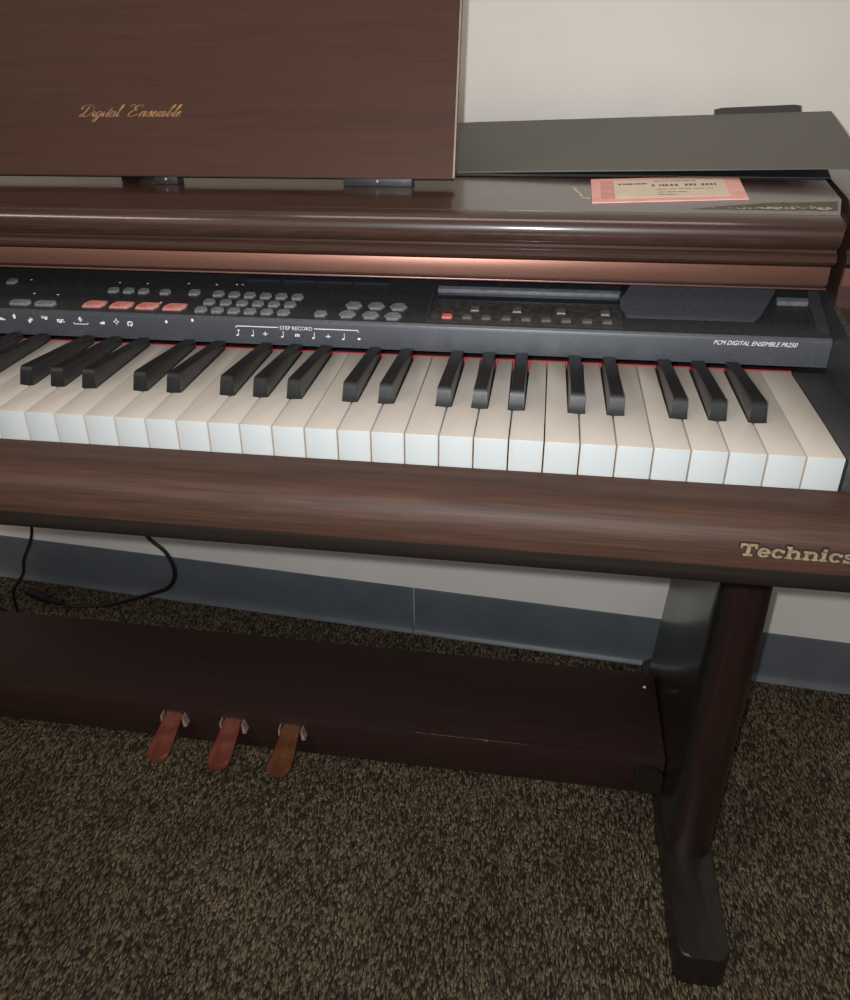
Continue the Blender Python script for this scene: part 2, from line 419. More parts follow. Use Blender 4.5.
def button(x, y, w, h, m, t=0.002, label=None, sk=0.0, tip=0.28):
    o = obj('button', on_deck(hexa(w, h, t, sk, tip), x, y), m, panel, 20)
    if label: o['label'] = label
    return o
for x, y in [(-.6891, .2031), (-.5822, .1927), (-.5676, .1927), (-.553, .1927), (-.5321, .1922)]: button(x, y, .0108, .0085, M['button'])
for x, y in [(-.6605, .1662), (-.6359, .166)]: button(x, y - .0005, .0215, .0085, M['button'], tip=0.2)
for x in (-.5891, -.5633, -.5388, -.5135): button(x, .1672, .0205, .0105, M['pinkbutton'], label='wide pink button', tip=0.2, sk=0.35)
for x, y in [(-.5046, .193), (-.4816, .1923), (-.4668, .1916), (-.4523, .1914), (-.4375, .191), (-.4232, .1912), (-.4085, .1911)]: button(x, y, .0114, .0092, M['button'])
for x in (-.4854, -.4701, -.4552, -.4407, -.4263, -.4117): button(x, .1777, .0114, .0092, M['button'])
for x in (-.4885, -.4735, -.4586, -.444, -.4289, -.414, -.3813): button(x, .1645, .0120, .0088, M['button'])
for x, y in [(-.3554, .18), (-.3358, .1804), (-.3164, .18), (-.358, .1653), (-.338, .165), (-.3187, .1647)]: button(x, y, .0152, .0108, M['button'], tip=0.4)
# more of the same buttons further to the left, just past the picture's edge
for x in (-.705, -.727): button(x, .1657, .021, .0085, M['button'], tip=0.2)
# little printed dots beside the buttons
for x, y in [(-.5828, .2075), (-.5551, .2072), (-.5161, .2096), (-.4891, .2093), (-.4704, .2105), (-.4648, .2108), (-.5295, .1747), (-.672, .2075), (-.6323, .1823), (-.656, .183)]:
    d = bmesh.new(); bmesh.ops.create_circle(d, cap_ends=True, segments=8, radius=0.0011)
    obj('printed_dot', on_deck(d, x, y, 0.0004), M['print'], panel)

# recessed disk tray area at the right of the deck: raised rim, ledge and small buttons
TX0, TX1 = -0.2890, -0.1310
def deck_quad(bm, x0, x1, y0, y1, d0, d1):
    a = math.atan(SL); vs = []
    for dz in (d0, d1):
        for x, y in ((x0, y0), (x1, y0), (x1, y1), (x0, y1)):
            vs.append(bm.verts.new((x, y - dz * math.sin(a), deck(y) + dz * math.cos(a))))
    for f in ((3, 2, 1, 0), (4, 5, 6, 7), (0, 1, 5, 4), (1, 2, 6, 5), (2, 3, 7, 6), (3, 0, 4, 7)): bm.faces.new([vs[i] for i in f])
bm = bmesh.new(); deck_quad(bm, TX0, TX1, 0.1595, 0.193, 0.0001, 0.0008)
tray = obj('button_tray', bm, M['tray'], panel)
bm = bmesh.new(); deck_quad(bm, TX0 + 0.003, TX1 + 0.004, 0.2075, 0.2125, -0.001, 0.0042)
obj('slot_ledge', bm, M['ledge'], panel)
bm = bmesh.new(); deck_quad(bm, TX0 + 0.003, TX1 + 0.004, 0.1955, 0.2065, 0.0002, 0.0012)
obj('slot_opening', bm, M['glass'], panel)
bm = bmesh.new(); deck_quad(bm, TX0 - 0.0012, TX0 + 0.0008, 0.160, 0.2135, 0.0, 0.004)
obj('tray_rim', bm, M['black'], panel)
for x in (-.2513, -.2162, -.1801, -.1444): button(x, .1803, .0085, .0075, M['buttondim'], 0.0024, tip=0.15)
for x in (-.2567, -.2409, -.2245, -.2082, -.1920, -.1758, -.1590, -.1431): button(x, .1668, .0090, .0050, M['buttondim'], 0.0026, tip=0.15)
button(-.2734, .1668, .0095, .0062, M['redbutton'], 0.0026, 'small red button', tip=0.15)
# row of dark display windows at the back of the deck
for x0, x1 in ((-.4639, -.4325), (-.4294, -.3979), (-.3964, -.3646), (-.3625, -.331), (-.2700, -.2350), (-.2300, -.1950), (-.1900, -.1550)):
    bm = bmesh.new(); deck_quad(bm, x0, x1, .2190, .2320, -0.001, 0.0016)
    obj('display_window', bm, M['glass'], panel)
# display housing: a tilted eight-sided face standing at the right of the deck
bm = bmesh.new()
face = [(-.1325, .0365), (-.1265, .0306), (-.0285, .0306), (-.0232, .0345), (-.0125, .0500), (-.0110, .0560), (-.1215, .0565), (-.1332, .0420)]
def hy(z): return 0.1765 + (z - 0.0306) * 0.95
F = [bm.verts.new((x, hy(z), z)) for x, z in face]
Bk = [bm.verts.new((x * 0.99 - 0.0006, 0.235, min(z, 0.0520) - 0.004)) for x, z in face]
bm.faces.new(F); bm.faces.new(Bk[::-1])
for i in range(8): bm.faces.new((F[i], Bk[i], Bk[(i + 1) % 8], F[(i + 1) % 8]))
obj('display_housing', bm, M['screen'], panel, 20)
# lit ledge and dark corner block at the right end of the deck
bm = bmesh.new(); deck_quad(bm, -0.0065, 0.0225, .2045, .2105, -0.001, 0.0040)
obj('corner_ledge', bm, M['ledge'], panel)
bm = bmesh.new(); prism(bm, [(0.162, 0.0270), (0.205, 0.0425), (0.225, 0.0560), (0.25, 0.0560), (0.25, 0.040), (0.17, 0.0270)], 'x', 0.0170, 0.0262)
obj('corner_block', bm, M['black'], panel)

# --- writing on the fascia
FY = 0.1538
flean = -math.atan2(0.0005, 0.022)
obj('lettering', on_front(text_bm('PCM DIGITAL ENSEMBLE PR250', 0.0625, 0.0036, 0.0003, 0.35), -0.0612, FY, 0.0190), M['print'], panel)
obj('lettering', on_front(text_bm('STEP RECORD', 0.0285, 0.0032, 0.0003), -0.4150, FY, 0.0172), M['print'], panel)
bm = bmesh.new()
def fr(x0, x1, z0, z1): box(bm, x0, x1, FY - 0.0003, FY + 0.0006, z0, z1)
fr(-.4545, -.4165, .0186, .0192); fr(-.3850, -.3465, .0186, .0192); fr(-.4545, -.4539, .0172, .0192); fr(-.3471, -.3465, .0172, .0192)
obj('printed_line', bm, M['print'], panel)
def note(bm, x, z, kind):
    """tiny printed note value: head, stem and flags, or a rest bar"""
    if kind in 'qef':
        vs = [bm.verts.new((x + 0.0011 * math.cos(a), FY - 0.0003, z + 0.0008 * math.sin(a))) for a in [k * math.pi / 5 for k in range(10)]]; bm.faces.new(vs)
        box(bm, x + 0.0008, x + 0.0012, FY - 0.0003, FY + 0.0006, z, z + 0.0052)
        if kind in 'ef': box(bm, x + 0.0012, x + 0.0024, FY - 0.0003, FY + 0.0006, z + 0.0038, z + 0.0046)
        if kind == 'f': box(bm, x + 0.0012, x + 0.0024, FY - 0.0003, FY + 0.0006, z + 0.0024, z + 0.0030)
    elif kind == 'r':
        box(bm, x - 0.0022, x + 0.0022, FY - 0.0003, FY + 0.0006, z + 0.0016, z + 0.0021); box(bm, x - 0.0004, x + 0.0004, FY - 0.0003, FY + 0.0006, z + 0.0004, z + 0.0036)
    elif kind == 'm':
        for k in (-1, 0, 1): box(bm, x + k * 0.0016 - 0.0004, x + k * 0.0016 + 0.0004, FY - 0.0003, FY + 0.0006, z + 0.0006, z + 0.0024)
        box(bm, x - 0.002, x + 0.002, FY - 0.0003, FY + 0.0006, z + 0.0022, z + 0.0028)
    elif kind == 'w':
        vs = [bm.verts.new((x + 0.0014 * math.cos(a), FY - 0.0003, z + 0.0008 + 0.0009 * math.sin(a))) for a in [k * math.pi / 5 for k in range(10)]]; bm.faces.new(vs)
for x, k in zip((-.4535, -.4400, -.4285, -.4134, -.4001, -.3860, -.3730, -.3600, -.3462), 'eqrqmqrqw'):
    bm = bmesh.new(); note(bm, x, 0.0108, k); obj('printed_note', bm, M['print'], panel)
def icon(bm, x, z, k):
    """small printed pictograms under the sound buttons"""
    def b(x0, x1, z0, z1): box(bm, x + x0, x + x1, FY - 0.0003, FY + 0.0006, z + z0, z + z1)
    def disc(cx, cz, rx, rz):
        vs = [bm.verts.new((x + cx + rx * math.cos(a), FY - 0.0003, z + cz + rz * math.sin(a))) for a in [q * math.pi / 6 for q in range(12)]]; bm.faces.new(vs)
    if k == 'drum': disc(-.0008, 0, .0018, .0013); b(.0006, .0026, -.0012, -.0002)
    elif k == 'ring': disc(0, .0004, .0014, .0022)
    elif k == 'flag': disc(-.0006, -.0004, .0014, .0018); b(.0004, .0009, -.0014, .0026); b(.0009, .0024, .0002, .0018)
    elif k == 'bell': b(-.0030, .0030, .0008, .0016); disc(-.0016, .0006, .0011, .0013); disc(.0014, 0, .0016, .0018)
    elif k == 'kit': b(-.0032, .0032, .0004, .0014); disc(0, -.0004, .0018, .0016); b(-.0030, -.0024, -.0016, .0004); b(.0026, .0040, -.0014, -.0006)
    elif k == 'tree': disc(0, .0022, .0012, .0014); b(-.0018, .0018, .0004, .0012); b(-.0005, .0005, -.0010, .0008); b(-.0070, .0070, -.0032, -.0027); b(-.0070, -.0065, -.0032, -.0018); b(.0065, .0070, -.0032, -.0018)
    elif k == 'key': b(-.0022, .0022, -.0012, .0002); b(-.0002, .0022, .0002, .0010)
    elif k == 'star': disc(0, 0, .0017, .0017); b(-.0004, .0004, -.0026, .0028); b(-.0026, .0026, -.0004, .0004)
    elif k == 'arch': b(-.0026, -.0016, -.0022, .0014); b(.0014, .0022, -.0010, .0018); b(-.0022, .0020, .0010, .0020); disc(.0006, -.0014, .0010, .0010)
    elif k == 'dot': disc(0, 0, .0012, .0014)
for x, z, k in ((-.6741, .0171, 'drum'), (-.6617, .0194, 'ring'), (-.6469, .0165, 'flag'), (-.6325, .0195, 'bell'), (-.6176, .0173, 'kit'), (-.5983, .0180, 'tree'),
                (-.5776, .0170, 'key'), (-.5641, .0184, 'star'), (-.5512, .0171, 'arch'), (-.5172, .0202, 'dot'), (-.4930, .0225, 'dot')):
    bm = bmesh.new(); icon(bm, x, z, k); obj('printed_icon', bm, M['print'], panel)

# --- the top: bullnose moulding, copper edge of the sliding cover, polished top, end cheeks
mould = [(0.186, 0.1120), (0.1785, 0.1112), (0.1728, 0.1090), (0.1692, 0.1055), (0.1678, 0.1012), (0.1685, 0.0960), (0.1712, 0.0915), (0.1752, 0.0888),
         (0.1752, 0.0868), (0.1722, 0.0856), (0.1706, 0.0832), (0.1708, 0.0804), (0.1728, 0.0780), (0.1765, 0.0768), (0.21, 0.0768), (0.21, 0.1120)]
EX = 0.0205
for a, b, nm in ((XL - EX, EX, 'top_moulding'),):
    bm = bmesh.new(); prism(bm, mould, 'x', a, b); obj(nm, bm, M['top'], piano, 35)
bm = bmesh.new()
pts = [(EX, 0.186), (0.0385, 0.250), (0.0555, 0.390), (0.0600, 0.600), (XL - 0.0600, 0.600), (XL - 0.0555, 0.390), (XL - 0.0385, 0.250), (XL - EX, 0.186)]
prism(bm, pts, 'z', 0.0995, 0.1122)
bmesh.ops.bevel(bm, geom=[e for e in bm.edges if all(v.co.z > 0.11 for v in e.verts)], offset=0.001, segments=2, affect='EDGES')
top = obj('top_panel', bm, M['top'], piano, 35)
# chipped strip along the front right of the top
bm = bmesh.new()
rnd = random.Random(3)
for k in range(90):
    t = rnd.random() ** 0.6; x = -0.085 + t * 0.105; y = 0.2030 + t * 0.004 + abs(rnd.gauss(0, 0.005)) * (0.2 + t)
    n = rnd.randint(4, 6); rx = rnd.uniform(0.0005, 0.0026) * (0.4 + t * 0.8); ry = rx * rnd.uniform(0.5, 1.6)
    vs = [bm.verts.new((x + rx * rnd.uniform(0.6, 1.2) * math.cos(2 * math.pi * j / n), y + ry * rnd.uniform(0.6, 1.2) * math.sin(2 * math.pi * j / n), 0.11235 + 0.000006 * k)) for j in range(n)]
    bm.faces.new(vs)
obj('chipped_veneer', bm, M['chip'], top)
bm = bmesh.new(); prism(bm, [(-.086, .2030), (-.040, .2026), (.0235, .2032), (.0340, .2430), (.010, .2370), (-.020, .2330), (-.055, .2180)], 'z', 0.1122, 0.11228)
obj('worn_patch', bm, M['worn'], top)
# worn corner of bare board near the card
bm = bmesh.new(); prism(bm, [(-.1772, .2950), (-.1690, .2420), (-.1625, .2410), (-.1625, .2440), (-.1668, .2460), (-.1735, .2920)], 'z', 0.1122, 0.11245)
obj('veneer_scratch', bm, M['chip'], top)
# sliding key cover with copper edge
bm = bmesh.new(); box(bm, XL - 0.0185, 0.0190, 0.1790, 0.270, 0.0600, 0.0764)
cover = obj('sliding_key_cover', bm, M['board'], piano)
bm = bmesh.new(); box(bm, XL - 0.0185, 0.0190, 0.1740, 0.1790, 0.0622, 0.0764, 0.0006); obj('copper_edge', bm, M['copper'], cover)
bm = bmesh.new(); box(bm, XL - 0.0185, 0.0190, 0.1735, 0.1790, 0.0586, 0.0601, 0.0004); obj('copper_bead', bm, M['copper'], cover)
bm = bmesh.new(); box(bm, XL - 0.019, 0.0195, 0.2750, 0.3000, 0.058, 0.0990); obj('inner_back', bm, M['black'], piano)
# end cheeks: profile follows the moulding, slopes down over the keyboard's end
for s in (0, 1):
    a, b = (0.0275, XE1) if s == 0 else (XE0, XL - 0.0275)
    prof = [(0.600, 0.0985), (0.600, -0.088), (0.0, -0.088), (-0.0014, -0.030), (-0.0014, 0.0000), (0.02, 0.0150), (0.06, 0.0255), (0.135, 0.0390), (0.171, 0.0460), (0.1735, 0.0600), (0.1735, 0.0764), (0.1765, 0.0768)] + [(y, z) for y, z in mould[::-1][3:15]] + [(0.186, 0.1120), (0.19, 0.0985)]
    prof = prof[:12] + [(y, z) for y, z in reversed(mould[:13])] + [(0.190, 0.0985)]
    bm = bmesh.new(); prism(bm, prof, 'x', a, b)
    ck = obj('end_cheek', bm, M['top'], piano, 35)
    # cap on the cheek, its inner edge following the slanted end of the top
    q = [(0.0290, 0.190), (0.0445, 0.250), (0.0615, 0.390), (0.066, 0.600), (XE1, 0.600), (XE1, 0.190)]
    if s: q = [(XL - x, y) for x, y in q][::-1]
    bm = bmesh.new(); prism(bm, q, 'z', 0.0985, 0.1120); obj('cheek_cap', bm, M['top'], ck, 35)
    # copper band wraps on to the cheek
    bm = bmesh.new(); c0, c1 = (a + 0.001, b) if s == 0 else (a, b - 0.001)
    box(bm, c0, c1, 0.1722, 0.1737, 0.0625, 0.0762); obj('copper_band', bm, M['copper'], ck)
    # dark lining on the inner face beside the keys, with a pale top edge
    x0, x1 = (0.0265, 0.0275) if s == 0 else (XL - 0.0275, XL - 0.0265)
    lp = [(0.0, -0.04), (0.0, 0.0000), (0.02, 0.0150), (0.06, 0.0255), (0.135, 0.0390), (0.215, 0.0535), (0.215, 0.0), (0.16, -0.04)]
    bm = bmesh.new(); prism(bm, lp, 'x', x0, x1); obj('cheek_lining', bm, M['black'], ck)
    ex0, ex1 = (0.0262, 0.0305) if s == 0 else (XL - 0.0305, XL - 0.0262)
    bm = bmesh.new()
    lp2 = [(0.02, 0.0150), (0.06, 0.0255), (0.135, 0.0390), (0.172, 0.0460), (0.172, 0.0472), (0.135, 0.0402), (0.06, 0.0267), (0.02, 0.0162)]
    prism(bm, lp2, 'x', ex0, ex1); obj('lining_edge', bm, M['tray'], ck)

# --- music rest leaning on the top
RX0, RX1 = XL - (-0.2825), -0.2825
lean = math.atan(0.28)
def rest_pt(h, d): return (0.280 + h * math.sin(lean) + d * math.cos(lean), 0.1200 + h * math.cos(lean) - d * math.sin(lean))
H = 0.262
bm = bmesh.new()
prism(bm, [rest_pt(0, 0), rest_pt(H, 0), rest_pt(H, 0.012), rest_pt(0, 0.012)], 'x', RX0, RX1)
bmesh.ops.bevel(bm, geom=list(bm.edges), offset=0.0007, segments=2, affect='EDGES')
rest = obj('music_rest', bm, M['rest'], piano, 30)
bm = bmesh.new(); prism(bm, [rest_pt(0.001, 0.0004), rest_pt(H - 0.001, 0.0004), rest_pt(H - 0.001, 0.0116), rest_pt(0.001, 0.0116)], 'x', RX1 - 0.0002, RX1 + 0.0014)
obj('edge_banding', bm, M['edge'], rest)
for x, hwid in ((-0.557, 0.011), (-0.352, 0.032), (XL + 0.352, 0.032)):
    bm = bmesh.new(); box(bm, x - hwid, x + hwid, 0.283, 0.300, 0.1122, 0.1235, 0.0008); h = obj('rest_hinge', bm, M['panel'], rest)
    bm = bmesh.new(); bmesh.ops.create_uvsphere(bm, u_segments=10, v_segments=6, radius=0.0014)
    for v in bm.verts: v.co = Vector((x, 0.2826 + v.co.y * 0.5, 0.1172)) + Vector((v.co.x, 0, v.co.z))
    obj('hinge_pin', bm, M['bracket'], h)
bm = bmesh.new()
prism(bm, [(0.318, 0.1122), (0.318, 0.125), (0.3205, 0.150), (0.385, 0.1122)], 'x', -0.62, -0.60); obj('rest_prop', bm, M['black'], rest)

# gold copperplate writing on the music rest
SCRIPT = {
 'D': (2.0, [[(.95, 2.0), (.75, 1.2), (.5, .35), (.2, 0), (-.05, .15), (.15, .42), (.6, .12), (1.1, 0), (1.75, .5), (1.95, 1.3), (1.45, 2.05), (.5, 2.2), (-.2, 1.85), (-.2, 1.45), (.1, 1.5)]]),
 'E': (1.55, [[(-.5, 1.9), (-.2, 2.25), (.2, 2.1)], [(1.35, 1.75), (1.3, 2.1), (.9, 2.2), (.45, 1.9), (.45, 1.45), (.9, 1.2), (.35, 1.1), (0, .5), (.25, .03), (.8, .05), (1.3, .5)]]),
 'i': (.68, [[(0, .3), (.32, 1), (.28, .25), (.42, 0), (.75, .3)], [(.5, 1.42), (.58, 1.5)]]),
 'g': (.98, [[(.75, .9), (.45, 1), (.1, .6), (.12, .12), (.36, 0), (.68, .4), (.8, 1.0), (.68, 0), (.4, -.85), (.05, -.95), (.1, -.55), (.55, -.1), (1.02, .3)]]),
 't': (.72, [[(0, .3), (.4, 1.0), (.58, 1.75), (.42, .6), (.4, .12), (.56, 0), (.86, .3)], [(.15, 1.1), (.85, 1.18)]]),
 'a': (1.0, [[(.75, .9), (.45, 1), (.1, .6), (.12, .12), (.36, 0), (.68, .4), (.8, 1), (.7, .2), (.85, 0), (1.1, .3)]]),
 'l': (.66, [[(0, .3), (.5, 1.3), (.68, 2.1), (.48, 2.15), (.36, 1.1), (.34, .2), (.5, 0), (.8, .3)]]),
 'n': (1.08, [[(0, .35), (.2, .9), (.3, .95), (.24, .5), (.2, 0)], [(.22, .3), (.48, .85), (.7, 1.0), (.8, .85), (.74, .3), (.84, .02), (1.14, .3)]]),
 'm': (1.4, [[(0, .3), (.22, .95), (.3, .9), (.24, 0)], [(.26, .2), (.42, .8), (.58, 1), (.66, .7), (.62, 0)], [(.64, .2), (.82, .8), (1.0, 1), (1.1, .7), (1.04, .15), (1.18, 0), (1.45, .3)]]),
 's': (.74, [[(0, .3), (.42, 1.12), (.5, .75), (.64, .4), (.46, .02), (.1, .12)], [(.52, .04), (.82, .3)]]),
 'e': (.72, [[(0, .3), (.35, .5), (.58, .8), (.42, 1), (.18, .7), (.18, .2), (.4, 0), (.78, .3)]]),
 'b': (.78, [[(0, .3), (.42, 1.3), (.62, 2.1), (.42, 2.15), (.3, 1.1), (.3, .2), (.48, 0), (.74, .35), (.68, .8), (.56, .8), (.86, .75)]]),
}
def script_bm(word):
    bm = bmesh.new(); x = 0
    for ch in word:
        if ch == ' ': x += 0.95; continue
        adv, strokes = SCRIPT[ch]
        for st in strokes:
            Q = catmull(st, 5)
            Q = [Vector((q.x + x + q.y * 0.55, q.y, 0)) for q in Q]
            L = []; R_ = []
            for i, q in enumerate(Q):
                d = (Q[min(i + 1, len(Q) - 1)] - Q[max(i - 1, 0)])
                if d.length < 1e-6: d = Vector((1, 0, 0))
                d.normalize(); n = Vector((-d.y, d.x, 0))
                w = 0.055 + 0.10 * max(0, -d.y) ** 2
                L.append(bm.verts.new(q + n * w)); R_.append(bm.verts.new(q - n * w))
            for i in range(len(Q) - 1): bm.faces.new((L[i], L[i + 1], R_[i + 1], R_[i]))
        x += adv
    return bm
for word, xa, xb in (('Digital', -0.6405, -0.5935), ('Ensemble', -0.5915, -0.5365)):
    bm = script_bm(word)
    xs = [v.co.x for v in bm.verts]; a, b = min(xs), max(xs)
    for v in bm.verts:
        h = 0.0527 + v.co.y * 0.0046
        y, z = rest_pt(h, -0.0003); v.co = Vector((xa + (v.co.x - a) / (b - a) * (xb - xa), y, z))
    obj('script_lettering', bm, M['gold'], rest)

# --- slab-serif metal lettering on the front rail
def add_rect(P, x0, y0, x1, y1): P.append([(x0, y0), (x1, y0), (x1, y1), (x0, y1)])
def add_arc(P, cx, cy, rx, ry, a0, a1, wx, wy, n=14):
    """ring segment; wx / wy = stroke thickness at the sides / at top and bottom"""
    for k in range(n):
        t0 = math.radians(a0 + (a1 - a0) * k / n); t1 = math.radians(a0 + (a1 - a0) * (k + 1) / n)
        P.append([(cx + rx * math.cos(t0), cy + ry * math.sin(t0)), (cx + rx * math.cos(t1), cy + ry * math.sin(t1)),
                  (cx + (rx - wx) * math.cos(t1), cy + (ry - wy) * math.sin(t1)), (cx + (rx - wx) * math.cos(t0), cy + (ry - wy) * math.sin(t0))])
def slab_T():
    P = []; add_rect(P, 0, .86, 1.0, 1); add_rect(P, 0, .66, .13, .87); add_rect(P, .87, .66, 1.0, .87); add_rect(P, .385, 0, .615, .9); add_rect(P, .22, 0, .78, .13); return 1.05, P
def slab_e():
    P = []; add_arc(P, .38, .36, .38, .38, 0, 325, .2, .12); add_rect(P, .12, .31, .74, .42); return .82, P
def slab_c():
    P = []; add_arc(P, .38, .36, .38, .38, 38, 322, .2, .12); add_rect(P, .56, .46, .74, .66); return .82, P
def slab_h(asc=1.0):
    P = []; add_rect(P, .1, 0, .31, asc); add_rect(P, 0, asc - .12, .2, asc); add_rect(P, 0, 0, .41, .12)
    add_arc(P, .52, .44, .31, .29, 0, 150, .2, .14); add_rect(P, .63, 0, .83, .46); add_rect(P, .53, 0, .93, .12); return 1.0, P
def slab_n(): return slab_h(.72)
def slab_i():
    P = []; add_rect(P, .1, 0, .31, .72); add_rect(P, 0, .60, .2, .72); add_rect(P, 0, 0, .41, .12); add_rect(P, .09, .82, .32, 1.0); return .5, P
def slab_s():
    P = []; add_arc(P, .33, .53, .31, .2, 20, 270, .17, .12); add_arc(P, .36, .205, .33, .215, -160, 90, .18, .12); add_rect(P, .5, .5, .62, .72); add_rect(P, .02, 0, .14, .24); return .75, P
letters = [slab_T(), slab_e(), slab_c(), slab_h(), slab_n(), slab_i(), slab_c(), slab_s()]
tot = sum(a for a, _ in letters)
LW, LH = 0.0675 / tot, 0.0087
def letter_bm(P, x, grow, d0, d1):
    bm = bmesh.new()
    for k, poly in enumerate(P):
        cx = sum(p[0] for p in poly) / len(poly); cy = sum(p[1] for p in poly) / len(poly)
        Q = []
        for px, py in poly:
            Q.append(((px + math.copysign(grow, px - cx)) * LW * 1.0 + x, (py + math.copysign(grow, py - cy)) * LH))
        A = [bm.verts.new((u, v, d0)) for u, v in Q]; B = [bm.verts.new((u, v, d1 + 0.000004 * (k % 5))) for u, v in Q]
        bm.faces.new(B)
        for i in range(len(Q)): bm.faces.new((A[i], A[(i + 1) % len(Q)], B[(i + 1) % len(Q)], B[i]))
    return on_front(bm, -0.0662, -0.0492, -0.0456, math.radians(-3))
x = 0
for adv, P in letters:
    back = obj('logo_letter_backing', letter_bm(P, x, 0.075, -0.002, 0.0006), M['logo_dark'], piano)
    obj('logo_letter', letter_bm(P, x, 0.0, 0.0, 0.0014), M['logo'], back)
    x += adv * LW

# --- legs, feet, pedal board, pedals
LEGX0, LEGX1 = 0.0105, 0.0680
def leg_bm(x0, x1):
    """flat panel leg with an elliptical nose; the rear edge slopes outward to the floor"""
    bm = bmesh.new(); rings = []
    cx, hw = (x0 + x1) / 2, (x1 - x0) / 2
    for z, yr in ((-0.705, 0.585), (-0.085, 0.447)):
        ring = []
        for k in range(17):
            a = math.pi + math.pi * k / 16; ca, sa = math.cos(a), math.sin(a)
            ring.append((cx + hw * math.copysign(abs(ca) ** 0.62, ca), 0.284 - 0.030 * abs(sa) ** 0.8))
        ring += [(x1, yr - 0.012), (x1 - 0.004, yr - 0.002), (x1 - 0.012, yr), (x0 + 0.012, yr), (x0 + 0.004, yr - 0.002), (x0, yr - 0.012)]
        rings.append([bm.verts.new((x, y, z)) for x, y in ring])
    A, B = rings; n = len(A)
    for i in range(n): bm.faces.new((A[i], A[(i + 1) % n], B[(i + 1) % n], B[i]))
    bm.faces.new(A[::-1]); bm.faces.new(B); return bm
def foot_bm(x0, x1):
    bm = bmesh.new(); r = 0.013; pts = []
    y0, y1 = 0.1165, 0.640
    for cx, cy, a0 in ((x0 + r, y0 + r, 180), (x1 - r, y0 + r, 270), (x1 - r, y1 - r, 0), (x0 + r, y1 - r, 90)):
        for k in range(6):
            a = math.radians(a0 + 18 * k); pts.append((cx + r * math.cos(a), cy + r * math.sin(a)))
    prism(bm, pts, 'z', -Z0 + 0.0, -Z0 + 0.050)
    top = [e for e in bm.edges if all(v.co.z > -Z0 + 0.04 for v in e.verts)]
    bmesh.ops.bevel(bm, geom=top, offset=0.004, segments=3, profile=0.5, affect='EDGES')
    return bm
for s in (0, 1):
    x0, x1 = (LEGX0, LEGX1) if s == 0 else (XL - LEGX1, XL - LEGX0)
    lg = obj('leg', leg_bm(x0 + 0.0005, x1 - 0.0005), [M['leg'], M['leginner']], piano, 40)
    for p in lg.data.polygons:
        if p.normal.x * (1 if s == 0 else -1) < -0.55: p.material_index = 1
    obj('foot', foot_bm(x0, x1), M['foot'], lg, 35)
BZ1, BZ0, BY0, BY1 = -0.6305, -0.6960, 0.345, 0.518
bm = bmesh.new(); box(bm, XL - 0.0100, 0.0100, BY0, BY1, BZ0, BZ1, 0.0016)
board = obj('pedal_board', bm, M['board'], piano)
bm = bmesh.new()
box(bm, -0.3300, -0.1750, BY0 - 0.0001, BY0 + 0.0004, BZ1 - 0.0006, BZ1 + 0.0001)
box(bm, -0.2322, -0.2282, BY0 - 0.0006, BY0 + 0.001, BZ1 - 0.003, BZ1 + 0.0004)
obj('edge_scuff', bm, M['scuff'], board)
bm = bmesh.new(); bmesh.ops.create_cone(bm, cap_ends=True, segments=12, radius1=0.0024, radius2=0.0018, depth=0.0012)
for v in bm.verts: v.co += Vector((-0.0064, 0.486, BZ1 + 0.0006))
obj('screw_cap', bm, M['screw'], board)
for xx in (1, -1):
    f = (lambda x: x) if xx == 1 else (lambda x: XL - x)
    # rounded fixing blocks in front of and behind the board's end
    for ya, yb, z1, xa in ((0.3395, 0.3449, -0.6440, -0.028), (0.5185, 0.548, -0.655, -0.010)):
        r = 0.018; pts = [(f(xa), -0.690), (f(0.0100), -0.690)] + [(f(0.0100 - r + r * math.cos(math.radians(a))), z1 - r + r * math.sin(math.radians(a))) for a in (0, 18, 36, 54, 72, 90)] + [(f(xa), z1)]
        bm = bmesh.new(); prism(bm, pts, 'y', ya, yb); obj('fixing_block', bm, M['foot'], board, 40)
def pedal_bm(cx):
    """flat spoon: narrow shank, broad rounded toe, slightly drooping"""
    bm = bmesh.new(); secs = []
    prof = [(0.352, .0128, 0), (0.335, .0132, 0), (0.320, .0142, 0), (0.308, .0154, 0), (0.298, .0164, 0), (0.290, .0167, 0), (0.283, .0158, 0), (0.278, .0134, 0), (0.2745, .0096, 0), (0.273, .0044, 0)]
    for y, hw, _ in prof:
        z = -0.6415 - (0.352 - y) * 0.30; t = 0.0085
        c = min(0.0022, hw * 0.5)
        secs.append([bm.verts.new((cx + dx - (0.352 - y) * 0.05, y, z + dz)) for dx, dz in ((-hw, -t + c), (-hw + c, -t), (hw - c, -t), (hw, -t + c), (hw, -c), (hw - c, 0), (-hw + c, 0), (-hw, -c))])
    for a, b in zip(secs, secs[1:]):
        for j in range(8): bm.faces.new((a[j], a[(j + 1) % 8], b[(j + 1) % 8], b[j]))
    bm.faces.new(secs[0]); bm.faces.new(secs[-1][::-1]); return bm
